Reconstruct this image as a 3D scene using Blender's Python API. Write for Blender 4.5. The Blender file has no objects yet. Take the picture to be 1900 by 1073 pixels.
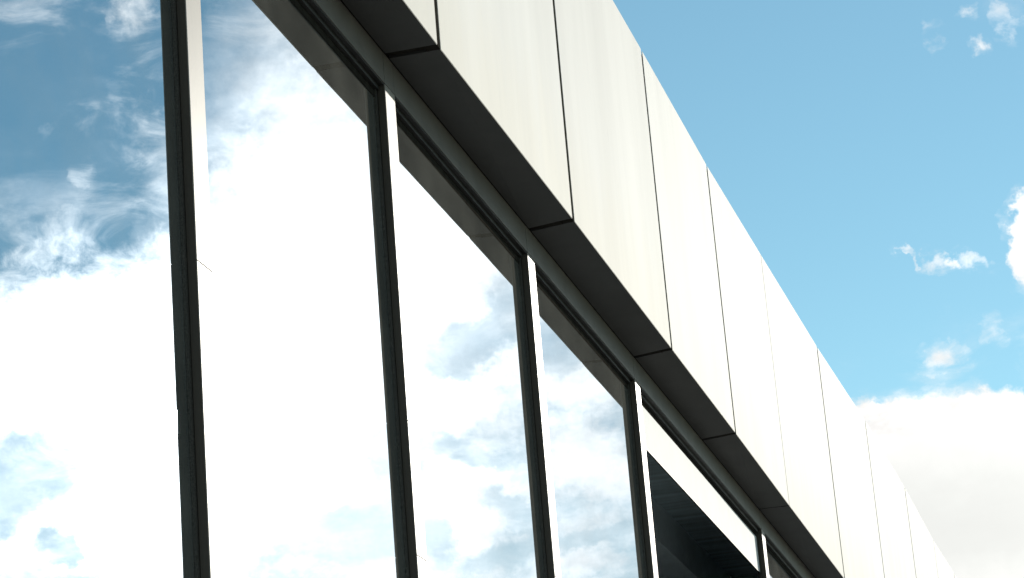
import bpy, bmesh, math, random
from mathutils import Vector, Matrix
random.seed(4)
sc = bpy.context.scene
R = math.radians

# ---------------------------------------------------------------- camera
U = 2.4                      # metres per layout unit
EYE = 1.6
PITCH, ROLL, YAW = 0.31681651, -0.0824557, 0.23373189
cam = bpy.data.objects.new('camera', bpy.data.cameras.new('camera'))
sc.collection.objects.link(cam)
cam.data.sensor_width = 36
cam.data.lens = 36 * 4868.98 / 1900
cam.data.clip_start = 0.05
cam.data.clip_end = 5000
cp, sp, cr, sr = math.cos(PITCH), math.sin(PITCH), math.cos(ROLL), math.sin(ROLL)
fw = Vector((0, cp, sp)); up0 = Vector((0, -sp, cp)); rt0 = Vector((1, 0, 0))
rt = cr * rt0 + sr * up0
up = -sr * rt0 + cr * up0
cam.matrix_world = Matrix.Translation((0, 0, EYE)) @ Matrix((rt, up, -fw)).transposed().to_4x4()
sc.camera = cam

# ---------------------------------------------------------------- light
SUN_AZ, SUN_EL = 34.48, 15.73        # compass angle from +Y towards +X, elevation
EXPO = 0.5
sv = sc.view_settings
sv.view_transform = 'Standard'; sv.look = 'None'; sv.exposure = EXPO; sv.gamma = 1; sv.use_curve_mapping = False
sdir = Vector((math.sin(R(SUN_AZ)) * math.cos(R(SUN_EL)), math.cos(R(SUN_AZ)) * math.cos(R(SUN_EL)), math.sin(R(SUN_EL))))
sun = bpy.data.lights.new('sun', 'SUN'); sun.energy = 3.7; sun.angle = R(0.53); sun.color = (1, 0.945, 0.85)
so = bpy.data.objects.new('sun', sun); sc.collection.objects.link(so)
so.rotation_euler = sdir.to_track_quat('Z', 'Y').to_euler()
so.location = (20, 20, 30)

world = bpy.data.worlds.new('World'); sc.world = world; world.use_nodes = True
wt = world.node_tree; wt.nodes.clear()

class NT:
    """tiny helper to write node maths"""
    def __init__(s, t): s.t = t
    def n(s, k, **kw):
        x = s.t.nodes.new(k)
        for a, b in kw.items(): setattr(x, a, b)
        return x
    def put(s, sock, v):
        if isinstance(v, bpy.types.NodeSocket): s.t.links.new(v, sock)
        else: sock.default_value = v
    def m(s, op, a, b=0.0, c=0.0, clamp=False):
        x = s.n('ShaderNodeMath', operation=op, use_clamp=clamp)
        s.put(x.inputs[0], a); s.put(x.inputs[1], b); s.put(x.inputs[2], c)
        return x.outputs[0]
    def vm(s, op, a, b=(0, 0, 0)):
        x = s.n('ShaderNodeVectorMath', operation=op)
        s.put(x.inputs[0], a); s.put(x.inputs[1], b)
        return x.outputs['Value'] if op in ('DOT_PRODUCT', 'LENGTH') else x.outputs[0]
    def xyz(s, a, b, c):
        x = s.n('ShaderNodeCombineXYZ'); s.put(x.inputs[0], a); s.put(x.inputs[1], b); s.put(x.inputs[2], c)
        return x.outputs[0]
    def noise(s, vec, scale, detail=6, rough=0.55, dist=0.0):
        x = s.n('ShaderNodeTexNoise'); s.put(x.inputs['Vector'], vec)
        x.inputs['Scale'].default_value = scale; x.inputs['Detail'].default_value = detail
        x.inputs['Roughness'].default_value = rough; x.inputs['Distortion'].default_value = dist
        return x
    def ramp(s, f, lo, hi, a=0.0, b=1.0, smooth=True):
        x = s.n('ShaderNodeMapRange', interpolation_type='SMOOTHSTEP' if smooth else 'LINEAR')
        s.put(x.inputs['Value'], f)
        x.inputs['From Min'].default_value = lo; x.inputs['From Max'].default_value = hi
        x.inputs['To Min'].default_value = a; x.inputs['To Max'].default_value = b
        return x.outputs['Result']
    def mix(s, f, a, b, mode='MIX'):
        x = s.n('ShaderNodeMix', data_type='RGBA', blend_type=mode)
        s.put(x.inputs[0], f); s.put(x.inputs[6], a); s.put(x.inputs[7], b)
        return x.outputs[2]

# cloud masses of this sky: compass angle, elevation, half-width, half-height (degrees), tilt, weight (minus = open blue)
BLOBS_SUN = [(27.62, 15.58, 4.94, 4.94, -175.0, 0.3), (35.74, 15.69, 6.12, 3.53, -178.0, 1.7), (31.65, 17.49, 3.88, 4.71, -177.0, 1.6), (31.78, 23.71, 3.53, 2.59, -177.0, 0.15), (30.93, 21.21, 2.35, 1.53, -157.0, 0.45), (36.62, 22.28, 0.95, 0.44, 146.0, 0.65), (36.44, 21.12, 0.38, 0.41, -179.0, 0.6), (35.1, 22.37, 0.87, 1.59, -178.0, 0.52), (35.19, 24.62, 0.64, 0.95, -179.0, 0.6), (37.86, 24.37, 1.29, 0.82, -180.0, 0.42), (37.24, 19.63, 1.27, 0.64, 161.0, 0.6), (28.04, 19.5, 1.65, 2.47, -176.0, 0.9), (27.04, 16.66, 0.71, 0.65, -175.0, 0.7), (28.33, 15.81, 1.29, 0.53, 174.0, 0.9), (27.97, 14.2, 1.18, 0.35, -151.0, 0.6), (28.52, 13.3, 1.27, 0.79, -141.0, 0.6), (25.51, 15.88, 1.29, 0.71, -155.0, 0.6), (25.29, 14.33, 1.76, 0.94, -155.0, 0.8), (25.62, 12.02, 1.18, 0.35, -175.0, 0.5), (24.93, 16.78, 1.41, 0.59, -175.0, 0.35)]
GAPS_SUN = [(37.6, 22.58, 4.94, 3.88, -179.0, -1.0), (33.16, 20.44, 0.82, 0.53, 162.0, -0.55), (37.66, 14.95, 1.76, 1.12, -168.0, -1.9), (38.49, 14.12, 0.82, 0.71, -178.0, -1.6), (37.29, 13.21, 0.71, 0.47, -158.0, -1.5), (29.81, 14.8, 1.0, 1.06, -176.0, -1.6), (30.58, 13.15, 2.24, 0.88, -176.0, -1.5), (33.01, 23.41, 1.76, 2.24, -168.0, -0.75), (28.25, 16.86, 1.29, 0.71, 169.0, -1.3), (27.06, 17.78, 0.59, 1.06, -175.0, -0.7), (28.05, 14.73, 1.29, 0.38, -161.0, -0.7), (27.31, 13.38, 1.18, 0.38, -140.0, -0.9), (28.86, 12.85, 0.47, 0.71, -176.0, -0.6), (27.4, 12.34, 1.06, 0.35, 175.0, -0.5), (25.85, 16.85, 0.94, 0.76, -175.0, -1.3), (25.45, 12.55, 1.06, 0.28, 175.0, -0.6)]
BLOBS_NORTH = [(6.47, 20.32, 10.59, 7.06, -7.0, -1.5), (10.33, 22.58, 0.31, 0.56, -9.0, 1.0), (11.42, 22.3, 0.4, 0.31, -49.0, 1.2), (12.08, 22.55, 0.35, 0.59, 21.0, 1.05), (11.21, 22.95, 0.35, 0.24, -9.0, 1.05), (11.87, 18.1, 0.71, 1.53, -9.0, 2.6), (9.06, 17.96, 0.53, 0.15, -33.0, 1.6), (9.75, 17.66, 0.53, 0.21, -18.0, 1.5), (10.53, 17.62, 0.71, 0.26, -8.0, 1.45), (9.57, 15.54, 0.76, 0.41, -7.0, 1.3), (10.66, 16.04, 0.35, 0.59, -8.0, 0.8), (9.9, 9.88, 17.65, 5.08, -6.0, 9), (7.64, 15.03, 0.82, 0.33, -22.0, 1.3)]
DEEP = [(38.0, 22.5, 8.0, 8.5, 0, 1.6), (37.8, 14.2, 3.2, 3.2, 0, 1.3)]         # deeper blue seen between the cloud banks
HAZE = [(37.0, 21.5, 6.0, 6.0, 0, 0.03), (28.5, 15.0, 7.5, 13.0, 0, 1.0), (37.5, 13.5, 4.5, 4.0, 0, 0.35)]   # thin high cloud below the sun
GREYS = [(10.5, 11.9, 6.5, 2.5, -4, 1.3), (10.5, 10.2, 5.0, 1.2, -7, -0.4)]

SKY_TINT = (0.87, 1.03, 0.88, 1)
w = NT(wt)
tc = w.n('ShaderNodeTexCoord')
sep = w.n('ShaderNodeSeparateXYZ'); wt.links.new(tc.outputs['Generated'], sep.inputs[0])
AZ = w.m('MULTIPLY', w.m('ARCTAN2', sep.outputs[0], sep.outputs[1]), 57.29578)
EL = w.m('MULTIPLY', w.m('ARCSINE', sep.outputs[2]), 57.29578)
base = w.xyz(AZ, EL, 0.0)
n1 = w.noise(base, 0.55, 5, 0.6)
n2 = w.noise(base, 2.2, 6, 0.62)
def cen(nd): return w.vm('SUBTRACT', nd.outputs['Color'], (0.5, 0.5, 0.5))
def vscale(v, k):
    x = w.n('ShaderNodeVectorMath', operation='SCALE'); wt.links.new(v, x.inputs[0]); x.inputs['Scale'].default_value = k
    return x.outputs[0]
warp = w.vm('ADD', vscale(cen(n1), 1.1), vscale(cen(n2), 0.6))
P = w.vm('ADD', base, warp)
def blobsum(lst):
    tot = None
    for az, el, ra, re, ang, wgt in lst:
        mp = w.n('ShaderNodeMapping', vector_type='TEXTURE')
        wt.links.new(P, mp.inputs['Vector'])
        mp.inputs['Location'].default_value = (az, el, 0)
        mp.inputs['Rotation'].default_value = (0, 0, R(ang))
        mp.inputs['Scale'].default_value = (ra, re, 1)
        d2 = w.vm('DOT_PRODUCT', mp.outputs[0], mp.outputs[0])
        f = w.m('SUBTRACT', 1.0, d2, clamp=True)
        tot = w.m('MULTIPLY', f, wgt) if tot is None else w.m('MULTIPLY_ADD', f, wgt, tot)
    return tot
S = w.m('ADD', w.m('ADD', w.m('MINIMUM', blobsum(BLOBS_SUN), 1.35), blobsum(GAPS_SUN)), blobsum(BLOBS_NORTH))
G = blobsum(GREYS)
streak = w.xyz(w.m('MULTIPLY', AZ, 0.55), EL, 3.0)
fb = w.noise(streak, 0.5, 8, 0.6, 0.3)
fine = w.noise(base, 2.6, 8, 0.65, 0.4)
dens = w.m('ADD', w.m('MULTIPLY_ADD', fb.outputs['Fac'], 1.5, -0.62), w.m('MULTIPLY_ADD', fine.outputs['Fac'], 0.95, -0.475))
dens = w.m('ADD', dens, S)
cov = w.ramp(dens, -0.15, 0.95)
veil = w.m('MULTIPLY', w.ramp(w.noise(w.xyz(w.m('MULTIPLY', AZ, 0.5), EL, 9.0), 0.9, 8, 0.62, 0.5).outputs['Fac'], 0.42, 0.75), w.ramp(S, -1.0, -0.3, 0.0, 0.55))
cov = w.m('MAXIMUM', cov, w.m('ADD', veil, w.m('MULTIPLY', cov, 0.6), clamp=True))
thin = w.m('MULTIPLY', w.m('MINIMUM', blobsum(HAZE), 0.42), w.ramp(fb.outputs['Fac'], 0.25, 0.62, 0.45, 1.25))
cov = w.m('SUBTRACT', 1.0, w.m('MULTIPLY', w.m('SUBTRACT', 1.0, cov), w.m('SUBTRACT', 1.0, thin)), clamp=True)
# glow round the sun inside thin cloud and haze
nrm = w.vm('NORMALIZE', tc.outputs['Generated'])
ca = w.vm('DOT_PRODUCT', nrm, tuple(sdir))
ang = w.m('MULTIPLY', w.m('ARCCOSINE', w.m('MINIMUM', ca, 0.99999)), 57.29578)
glow = w.m('EXPONENT', w.m('MULTIPLY', ang, -1 / 3.0))
shade = w.noise(streak, 1.3, 6, 0.6)
lum = w.m('MULTIPLY_ADD', w.m('SUBTRACT', shade.outputs['Fac'], 0.5), 0.05, 0.60)
lum = w.m('MULTIPLY_ADD', G, -0.13, lum)
lum = w.m('MULTIPLY_ADD', glow, 3.5, lum)
lum = w.m('MULTIPLY_ADD', w.m('EXPONENT', w.m('MULTIPLY', ang, -1 / 11.0)), 1.9, lum)
modu = w.m('MULTIPLY', w.ramp(shade.outputs['Fac'], 0.32, 0.66, -0.15, 0.10), w.m('SUBTRACT', 1.0, w.m('MULTIPLY', G, 2.0, clamp=True), clamp=True))
lum = w.m('MULTIPLY_ADD', lum, modu, lum)
ccol = w.mix(w.m('MULTIPLY', G, 1.0, clamp=True), (1.0, 0.985, 0.965, 1), (0.99, 1.0, 0.965, 1))
cc = w.n('ShaderNodeVectorMath', operation='SCALE'); wt.links.new(ccol, cc.inputs[0]); wt.links.new(lum, cc.inputs['Scale'])
sky = w.n('ShaderNodeTexSky', sky_type='NISHITA', sun_disc=False)
sky.sun_elevation = R(SUN_EL); sky.sun_rotation = R(SUN_AZ); sky.air_density = 1.0; sky.dust_density = 0.0; sky.ozone_density = 2.0
skyc = w.mix(1.0, sky.outputs[0], SKY_TINT, 'MULTIPLY')
skyc = w.mix(w.m('MULTIPLY', blobsum(DEEP), 1.0, clamp=True), skyc, w.mix(1.0, skyc, (0.62, 0.89, 0.965, 1), 'MULTIPLY'))
bg1 = w.n('ShaderNodeBackground'); wt.links.new(skyc, bg1.inputs[0]); bg1.inputs[1].default_value = 0.116
bg2 = w.n('ShaderNodeBackground'); wt.links.new(cc.outputs[0], bg2.inputs[0]); bg2.inputs[1].default_value = 1.0
ms = w.n('ShaderNodeMixShader'); wt.links.new(cov, ms.inputs[0]); wt.links.new(bg1.outputs[0], ms.inputs[1]); wt.links.new(bg2.outputs[0], ms.inputs[2])
ow = w.n('ShaderNodeOutputWorld'); wt.links.new(ms.outputs[0], ow.inputs[0])

# ---------------------------------------------------------------- materials
def mat(name, col, rough=0.5, metal=0.0, spec=0.5, vary=0.0, vscale_=3.0, bump=0.0, bscale=40.0, dirt=None, coat=0.0, perobj=0.0, stretch=(1, 1, 1)):
    m = bpy.data.materials.new(name); m.use_nodes = True
    t = NT(m.node_tree); b = m.node_tree.nodes['Principled BSDF']
    b.inputs['Roughness'].default_value = rough; b.inputs['Metallic'].default_value = metal
    b.inputs['Specular IOR Level'].default_value = spec; b.inputs['Coat Weight'].default_value = coat
    c = t.n('ShaderNodeTexCoord').outputs['Object']
    mp = t.n('ShaderNodeMapping'); m.node_tree.links.new(c, mp.inputs[0]); mp.inputs['Scale'].default_value = stretch
    c = mp.outputs[0]
    colr = (*col, 1)
    if vary:
        f = t.noise(c, vscale_, 6, 0.6).outputs['Fac']
        k = t.ramp(f, 0.3, 0.7, 1 - vary, 1 + vary * 0.4)
        colr = t.mix(1.0, colr, t.xyz(k, k, k), 'MULTIPLY')
    if perobj:
        oi = t.n('ShaderNodeObjectInfo'); k = t.ramp(oi.outputs['Random'], 0, 1, 1 - perobj, 1.0, False)
        colr = t.mix(1.0, colr, t.xyz(k, k, k), 'MULTIPLY')
    if dirt:
        f = t.ramp(t.noise(c, dirt[1], 8, 0.7).outputs['Fac'], 0.62, 0.72, 0, dirt[0])
        colr = t.mix(f, colr, (0.03, 0.028, 0.025, 1))
    if isinstance(colr, bpy.types.NodeSocket): m.node_tree.links.new(colr, b.inputs['Base Color'])
    else: b.inputs['Base Color'].default_value = colr
    if bump:
        bp = t.n('ShaderNodeBump'); bp.inputs['Strength'].default_value = bump; bp.inputs['Distance'].default_value = 0.002
        m.node_tree.links.new(t.noise(c, bscale, 5, 0.6).outputs['Fac'], bp.inputs['Height'])
        m.node_tree.links.new(bp.outputs[0], b.inputs['Normal'])
    return m

M = {}
M['fascia'] = mat('pale_coated_metal', (0.82, 0.80, 0.77), 0.62, 0.0, 0.008, vary=0.07, vscale_=2.0, perobj=0.05, stretch=(1, 1, 0.12), dirt=(0.12, 30))
M['soffit'] = mat('soffit_metal', (0.075, 0.074, 0.070), 0.6, spec=0.2, vary=0.12, vscale_=3, perobj=0.08, bump=0.05, dirt=(0.2, 45))
M['alu'] = mat('anodised_aluminium', (0.33, 0.31, 0.28), 0.40, 0.0, 0.05, vary=0.10, vscale_=5, bump=0.08, bscale=120, stretch=(1, 1, 0.2), dirt=(0.25, 60))
M['head'] = mat('grey_head_trim', (0.18, 0.166, 0.150), 0.45, 0.0, 0.1, vary=0.12, vscale_=5, bump=0.05, bscale=120, dirt=(0.2, 60))
M['mull'] = mat('mullion_paint', (0.092, 0.080, 0.068), 0.6, spec=0.10, vary=0.10, vscale_=3, stretch=(1, 1, 0.15), dirt=(0.15, 50))
M['dark'] = mat('charcoal_frame_paint', (0.045, 0.044, 0.041), 0.6, spec=0.12, vary=0.25, vscale_=8, bump=0.1, bscale=90, stretch=(1, 1, 0.2), dirt=(0.1, 50))
M['black'] = mat('black_gasket', (0.035, 0.032, 0.027), 0.9, spec=0.0, vary=0.3, vscale_=20)
M['grit'] = mat('weathered_bead', (0.09, 0.085, 0.075), 0.7, spec=0.2, vary=0.6, vscale_=220, bump=0.5, bscale=300)
M['blind'] = mat('pale_blind_fabric', (0.61, 0.63, 0.63), 0.8, vary=0.05, vscale_=6)
M['ceil'] = mat('teal_grey_ceiling', (0.50, 0.62, 0.66), 0.6, vary=0.3, vscale_=4, stretch=(0.2, 3, 1))
M['beam'] = mat('blue_grey_beam', (0.72, 0.82, 0.85), 0.6, vary=0.1)
M['roomdark'] = mat('dark_room_paint', (0.6, 0.62, 0.63), 0.8, vary=0.2)
M['render'] = mat('grey_render_wall', (0.42, 0.42, 0.40), 0.85, vary=0.15, bump=0.3, dirt=(0.2, 4))
M['roof'] = mat('roof_membrane', (0.22, 0.22, 0.22), 0.9, vary=0.2)
M['ground'] = mat('asphalt', (0.055, 0.055, 0.056), 0.9, vary=0.35, vscale_=0.6, bump=0.6, bscale=60)
M['paving'] = mat('concrete_paving', (0.25, 0.245, 0.23), 0.85, vary=0.25, vscale_=1.2, bump=0.4, bscale=50)

# cladding colour turns slightly yellower towards its lower edge, broken up by noise
def lower_edge_tint(m):
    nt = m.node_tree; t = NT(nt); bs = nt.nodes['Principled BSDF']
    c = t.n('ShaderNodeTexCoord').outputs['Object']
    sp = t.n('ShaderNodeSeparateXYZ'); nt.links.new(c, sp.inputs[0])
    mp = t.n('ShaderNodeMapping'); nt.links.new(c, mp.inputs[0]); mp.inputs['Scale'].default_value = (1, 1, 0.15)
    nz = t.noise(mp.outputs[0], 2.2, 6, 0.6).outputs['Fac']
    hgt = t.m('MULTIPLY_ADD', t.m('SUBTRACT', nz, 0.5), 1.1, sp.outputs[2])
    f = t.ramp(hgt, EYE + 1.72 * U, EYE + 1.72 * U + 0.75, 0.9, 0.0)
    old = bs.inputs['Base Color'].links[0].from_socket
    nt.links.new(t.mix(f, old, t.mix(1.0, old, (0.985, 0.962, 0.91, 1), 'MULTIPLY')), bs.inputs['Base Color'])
lower_edge_tint(M['fascia'])
# paving gets slab joints
def add_joints(m, size):
    nt = m.node_tree; t = NT(nt); b = nt.nodes['Principled BSDF']
    br = t.n('ShaderNodeTexBrick'); br.offset = 0.5
    tcn = t.n('ShaderNodeTexCoord'); nt.links.new(tcn.outputs['Object'], br.inputs['Vector'])
    br.inputs['Scale'].default_value = 1 / size; br.inputs['Mortar Size'].default_value = 0.012
    br.inputs['Color1'].default_value = (1, 1, 1, 1); br.inputs['Color2'].default_value = (0.85, 0.85, 0.85, 1); br.inputs['Mortar'].default_value = (0.3, 0.3, 0.3, 1)
    old = b.inputs['Base Color'].links[0].from_socket
    nt.links.new(t.mix(1.0, old, br.outputs['Color'], 'MULTIPLY'), b.inputs['Base Color'])
add_joints(M['paving'], 1.2)

def glass():
    m = bpy.data.materials.new('coated_mirror_glass'); m.use_nodes = True
    nt = m.node_tree; nt.nodes.clear(); t = NT(nt)
    c = t.n('ShaderNodeTexCoord').outputs['Object']
    gl = t.n('ShaderNodeBsdfGlossy'); gl.inputs['Roughness'].default_value = 0.0; gl.inputs['Color'].default_value = GLASS_TINT
    bp = t.n('ShaderNodeBump'); bp.inputs['Strength'].default_value = 0.02; bp.inputs['Distance'].default_value = 0.01
    nt.links.new(t.noise(c, 1.6, 2, 0.4).outputs['Fac'], bp.inputs['Height']); nt.links.new(bp.outputs[0], gl.inputs['Normal'])
    tr = t.n('ShaderNodeBsdfTransparent'); tr.inputs['Color'].default_value = (0.16, 0.19, 0.19, 1)
    df = t.n('ShaderNodeBsdfDiffuse'); df.inputs['Color'].default_value = (0.52, 0.51, 0.45, 1)
    a = t.n('ShaderNodeMixShader'); a.inputs[0].default_value = 0.82; nt.links.new(tr.outputs[0], a.inputs[1]); nt.links.new(gl.outputs[0], a.inputs[2])
    dust = t.ramp(t.noise(c, 260, 2, 0.5).outputs['Fac'], 0.70, 0.78, 0.10, 0.3)
    film = t.ramp(t.noise(c, 2.5, 6, 0.6).outputs['Fac'], 0.3, 0.7, 0.7, 1.3)
    a2 = t.n('ShaderNodeMixShader'); nt.links.new(t.m('MULTIPLY', dust, film), a2.inputs[0]); nt.links.new(a.outputs[0], a2.inputs[1]); nt.links.new(df.outputs[0], a2.inputs[2])
    o = t.n('ShaderNodeOutputMaterial'); nt.links.new(a2.outputs[0], o.inputs[0])
    return m
GLASS_TINT = (0.56, 0.62, 0.67, 1)
M['glass'] = glass()

# ---------------------------------------------------------------- geometry helpers
# facade coordinates: D = distance behind the camera's side of the fascia plane, s = along the facade, z = height over the eye (layout units)
T_ = Vector((math.sin(YAW), math.cos(YAW), 0)); N_ = Vector((math.cos(YAW), -math.sin(YAW), 0))
ORG = Vector((-N_.x * U, -N_.y * U, 0))             # point of the fascia plane nearest the camera, on the ground
# local axes of every part: x = out of the facade, y = along it, z = up
BM = Matrix((N_, T_, Vector((0, 0, 1)))).transposed().to_4x4(); BM.translation = ORG
def L(D, s, z):  # local metres
    return Vector((-(D - 1) * U, s * U, z * U + EYE))

class MB:
    def __init__(s): s.bm = bmesh.new()
    def hexa(s, pts):
        v = [s.bm.verts.new(p) for p in pts]
        for f in ((0, 1, 2, 3), (7, 6, 5, 4), (0, 4, 5, 1), (1, 5, 6, 2), (2, 6, 7, 3), (3, 7, 4, 0)): s.bm.faces.new([v[i] for i in f])
        return s
    def box(s, D0, D1, s0, s1, z0, z1):
        return s.hexa([L(D0, s0, z0), L(D1, s0, z0), L(D1, s1, z0), L(D0, s1, z0), L(D0, s0, z1), L(D1, s0, z1), L(D1, s1, z1), L(D0, s1, z1)])
    def prism(s, prof, s0, s1, prof1=None):
        """profile of (D, z) points swept along s"""
        a = [s.bm.verts.new(L(D, s0, z)) for D, z in prof]; b = [s.bm.verts.new(L(D, s1, z)) for D, z in (prof1 or prof)]
        n = len(a)
        for i in range(n): s.bm.faces.new([a[i], a[(i + 1) % n], b[(i + 1) % n], b[i]])
        s.bm.faces.new(a[::-1]); s.bm.faces.new(b)
        return s
    def build(s, name, m, parent=None, bevel=0.0, seg=2):
        bmesh.ops.recalc_face_normals(s.bm, faces=s.bm.faces)
        if bevel:
            bmesh.ops.bevel(s.bm, geom=list(s.bm.edges), offset=bevel, segments=seg, affect='EDGES', clamp_overlap=True)
        me = bpy.data.meshes.new(name); s.bm.to_mesh(me); s.bm.free()
        me.materials.append(m)
        o = bpy.data.objects.new(name, me); sc.collection.objects.link(o)
        if parent: o.parent = parent
        return o

# ---------------------------------------------------------------- ground
def sheet(name, m, x0, x1, y0, y1, z0, z1, local=False):
    b = bmesh.new()
    co = [(x0, y0), (x1, y0), (x1, y1), (x0, y1)]
    lo = [b.verts.new((x, y, z0)) for x, y in co]; hi = [b.verts.new((x, y, z1)) for x, y in co]
    b.faces.new(hi); b.faces.new(lo[::-1])
    for i in range(4): b.faces.new([lo[i], lo[(i + 1) % 4], hi[(i + 1) % 4], hi[i]])
    me = bpy.data.meshes.new(name); b.to_mesh(me); b.free(); me.materials.append(m)
    o = bpy.data.objects.new(name, me); sc.collection.objects.link(o); o['kind'] = 'structure'
    if local: o.matrix_world = BM
    return o
sheet('ground', M['ground'], -1500, 1500, -1500, 1500, -0.5, 0.0)
sheet('pavement', M['paving'], -0.26, 5.0, -12, 62, -0.1, 0.13, True)

# ---------------------------------------------------------------- the building
bld = bpy.data.objects.new('office_building', None); sc.collection.objects.link(bld)
bld.matrix_world = BM
bld['label'] = 'modern office block with mirrored windows in dark frames under a pale metal fascia'
bld['category'] = 'building'

H1 = 1.72241           # soffit height
# seam: (s, underside z, top z, half gap)
SEAM = [(-2.0, 1.7224, 2.47, .008), (-1.0, 1.7224, 2.47, .008), (0.0, 1.7224, 2.47, .008), (0.98, 1.7224, 2.47, .008), (1.96, 1.7224, 2.475, .009), (2.90, 1.7215, 2.475, .009),
        (3.828, 1.7223, 2.478, .0105), (4.770, 1.7290, 2.480, .0098), (5.742, 1.7295, 2.4825, .0085), (6.575, 1.7280, 2.4775, .0085), (7.455, 1.7210, 2.4975, .0030), (8.615, 1.7160, 2.527, .0098),
        (9.92, 1.7160, 2.586, .0085), (11.26, 1.7160, 2.612, .0095), (12.42, 1.7160, 2.608, .0055), (13.44, 1.7160, 2.640, .0080)]
s_ = 13.44
while s_ < 22: s_ += 1.15; SEAM.append((s_, 1.7160, 2.64, .006))
S0_, S1_ = SEAM[0][0], SEAM[-1][0]
for (a, b) in zip(SEAM[:-1], SEAM[1:]):
    sa, sb = a[0] + a[3], b[0] - b[3]
    f = MB()
    f.hexa([L(1, sa, a[1]), L(1.0018, sa, a[1]), L(1.0018, sb, b[1]), L(1, sb, b[1]),
            L(1, sa, a[2]), L(1.0018, sa, a[2]), L(1.0018, sb, b[2]), L(1, sb, b[2])])
    fp = f.build('fascia_panel', M['fascia'], bld, 0.0015)
    MB().box(1.0008, 1.0235, b[0] - b[3] + .0004, b[0] + b[3] - .0004, b[1] + .0006, b[2] - .012).box(1.0236, 1.0885, b[0] - b[3] + .0004, b[0] + b[3] - .0004, H1 + .005, H1 + .016).build('joint_gasket', M['black'], fp)
    g = MB()
    g.hexa([L(1.0021, sa, a[1] + .0008), L(1.0895, sa, H1 + .0008), L(1.0895, sb, H1 + .0008), L(1.0021, sb, b[1] + .0008),
            L(1.0021, sa, a[1] + .009), L(1.0895, sa, H1 + .009), L(1.0895, sb, H1 + .009), L(1.0021, sb, b[1] + .009)])
    g.build('soffit_panel', M['soffit'], fp, 0.002)
# dark backing seen through the open joints, and the parapet capping
MB().prism([(1.024, 1.745), (1.030, 1.745), (1.030, 2.46), (1.024, 2.46)], S0_, S1_).prism([(1.0305, 1.7335), (1.105, 1.7335), (1.105, 1.738), (1.0305, 1.738)], S0_, S1_).build('joint_backing', M['black'], bld)
MB().box(1.032, 4.6, S0_, S1_, 1.80, 2.40).build('roof', M['roof'], bld)
# rear and end walls
zb = -EYE / U
MB().box(4.6, 4.7, S0_, S1_, zb, 2.42).build('rear_wall', M['render'], bld)
MB().box(1.13, 4.6, S0_ - .10, S0_ - .001, zb, 2.42).build('end_wall', M['render'], bld)
MB().box(1.13, 4.6, S1_ + .001, S1_ + .10, zb, 2.42).build('end_wall', M['render'], bld)

# mullions stand where every seam meets the glazing, with one wide double bay
GD = 1.1080            # glass
FD = 1.0903            # front of caps and head
MUL = [-1.02, -0.02, 0.96, 1.94, 2.907, 3.806, 4.735, 5.724, 7.462, 9.90, 11.24, 12.40, 13.42, 15.72, 18.02, 20.32]
CW = .054
TZ = 1.6665            # underside of the head
BASE = zb + .13 / U
def mullion(s0, i):
    zt = TZ - .0005
    # box profile: dark body with a groove, a raised nib and a weathered bead at the glass
    b = MB()
    b.box(FD + .0016, GD - .0048, s0 + .0006, s0 + CW - .0006, BASE, zt)
    b.box(GD - .0048, GD - .0036, s0 + .0040, s0 + CW - .0040, BASE, zt)
    b.box(GD - .0036, GD + .006, s0 + .0014, s0 + CW - .0014, BASE, zt)
    o = b.build('mullion', M['mull'], bld)
    # pale face cap in lengths with hairline splices
    cuts = [BASE] + CUTS.get(i, [0.2]) + [zt]
    for z0, z1 in zip(cuts[:-1], cuts[1:]):
        MB().box(FD, FD + .0016, s0, s0 + CW, z0 + .0006, z1 - .0006).build('face_cap', M['alu'], o, 0.0006, 1)
    MB().box(GD - .0035, GD - .0002, s0 - .0075, s0 + .0014, BASE, zt).box(GD - .0035, GD - .0002, s0 + CW - .0014, s0 + CW + .0028, BASE, zt).build('glazing_bead', M['grit'], o)
    # end piece of the head above each mullion
    MB().box(FD - .0003, FD + .012, s0, s0 + CW - .0012, TZ, H1 - .0002).build('head_block', M['head'], o, 0.0005, 1)
CUTS = {4: [0.2, 1.082], 5: [-.1, 0.881, 1.0958], 6: [0.4, 1.02], 7: [0.1], 8: [.3]}
for i, s0 in enumerate(MUL): mullion(s0, i)

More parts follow.
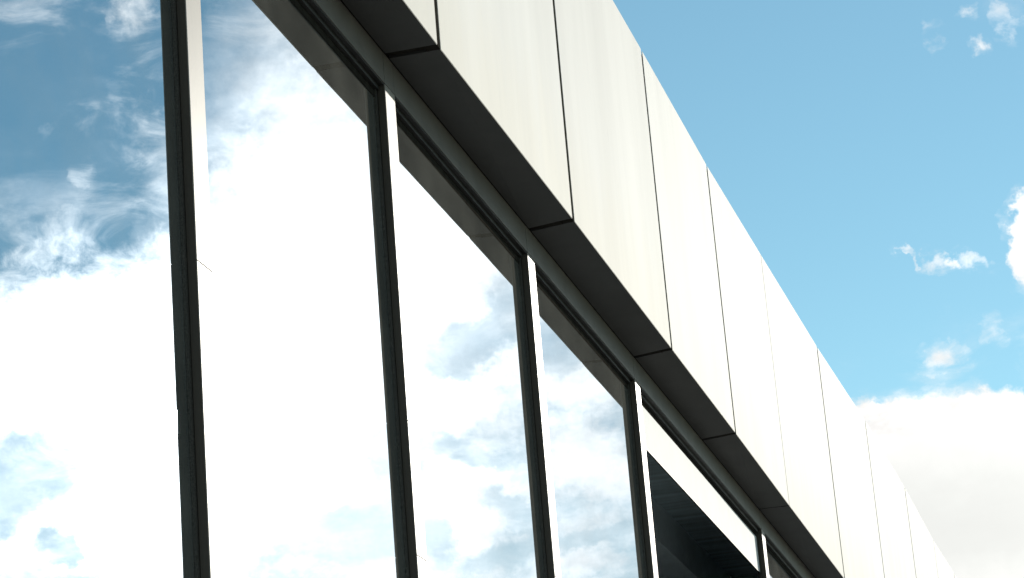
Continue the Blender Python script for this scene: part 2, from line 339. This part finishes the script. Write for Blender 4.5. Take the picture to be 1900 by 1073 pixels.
for i, (a, b) in enumerate(zip(MUL[:-1], MUL[1:])):
    sa, sb = a + CW + .0008, b - .0008
    # head: pale front plate with a thin turned lip, dark soffit behind it with two steps
    h = MB().box(FD, FD + .012, sa, sb, TZ, H1 - .0002).build('head_plate', M['head'], bld, 0.0006, 1)
    MB().box(FD + .0015, GD + .004, sa, sb, TZ - .0030, TZ - .0003).build('head_soffit', M['dark'], h)
    # window: frame, glass
    win = MB()
    win.box(GD - .0075, GD + .006, sa, sb, TZ - .0105, TZ - .0032)
    gk = (GD - .0012, GD + .006, sa, sb, TZ - .0240, TZ - .0107)
    for (x0, x1) in ((sa, sa + .006), (sb - .006, sb)): win.box(GD - .0018, GD + .006, x0, x1, BASE + .05, TZ - .0242)
    win.box(GD - .0065, GD + .006, sa, sb, BASE, BASE + .0495)
    wo = win.build('window', M['dark'], bld)
    MB().box(*gk).build('glazing_gasket', M['black'], wo)
    if i != 7:
        MB().box(GD, GD + .004, sa + .0062, sb - .0062, BASE + .0497, TZ - .0242).build('glass_pane', M['glass'], wo)
    else:
        # open bay: upper band covered by a pale blind, sash slid away below
        MB().box(GD - .001, GD + .0012, sa + .0062, sb - .0062, 1.538, TZ - .0242).build('blind', M['blind'], wo)
        MB().box(GD - .0016, GD + .0018, sa + .0062, sb - .0062, 1.5345, 1.5379).build('blind_rail', M['dark'], wo)
        MB().box(GD - .004, GD + .006, sa + .0062, sb - .0062, .55, .575).build('sill_rail', M['dark'], wo)
        MB().box(GD, GD + .004, sa + .0062, sb - .0062, BASE + .05, .5498).build('glass_pane', M['glass'], wo)
# room behind the glass
MB().box(1.118, 1.36, S0_, S1_, 1.75, 1.765).build('ceiling', M['ceil'], bld)
MB().box(1.3605, 1.46, S0_, S1_, 1.627, 1.765).build('ceiling_beam', M['beam'], bld)
MB().box(1.4605, 4.59, S0_, S1_, 1.70, 1.765).build('ceiling', M['roomdark'], bld)
for k in range(12): pass
MB().box(1.118, 4.59, S0_, S1_, zb, zb + .02).build('room_floor', M['roomdark'], bld)
MB().box(3.2, 3.25, S0_, S1_, zb + .0205, 1.699).build('room_wall', M['roomdark'], bld)
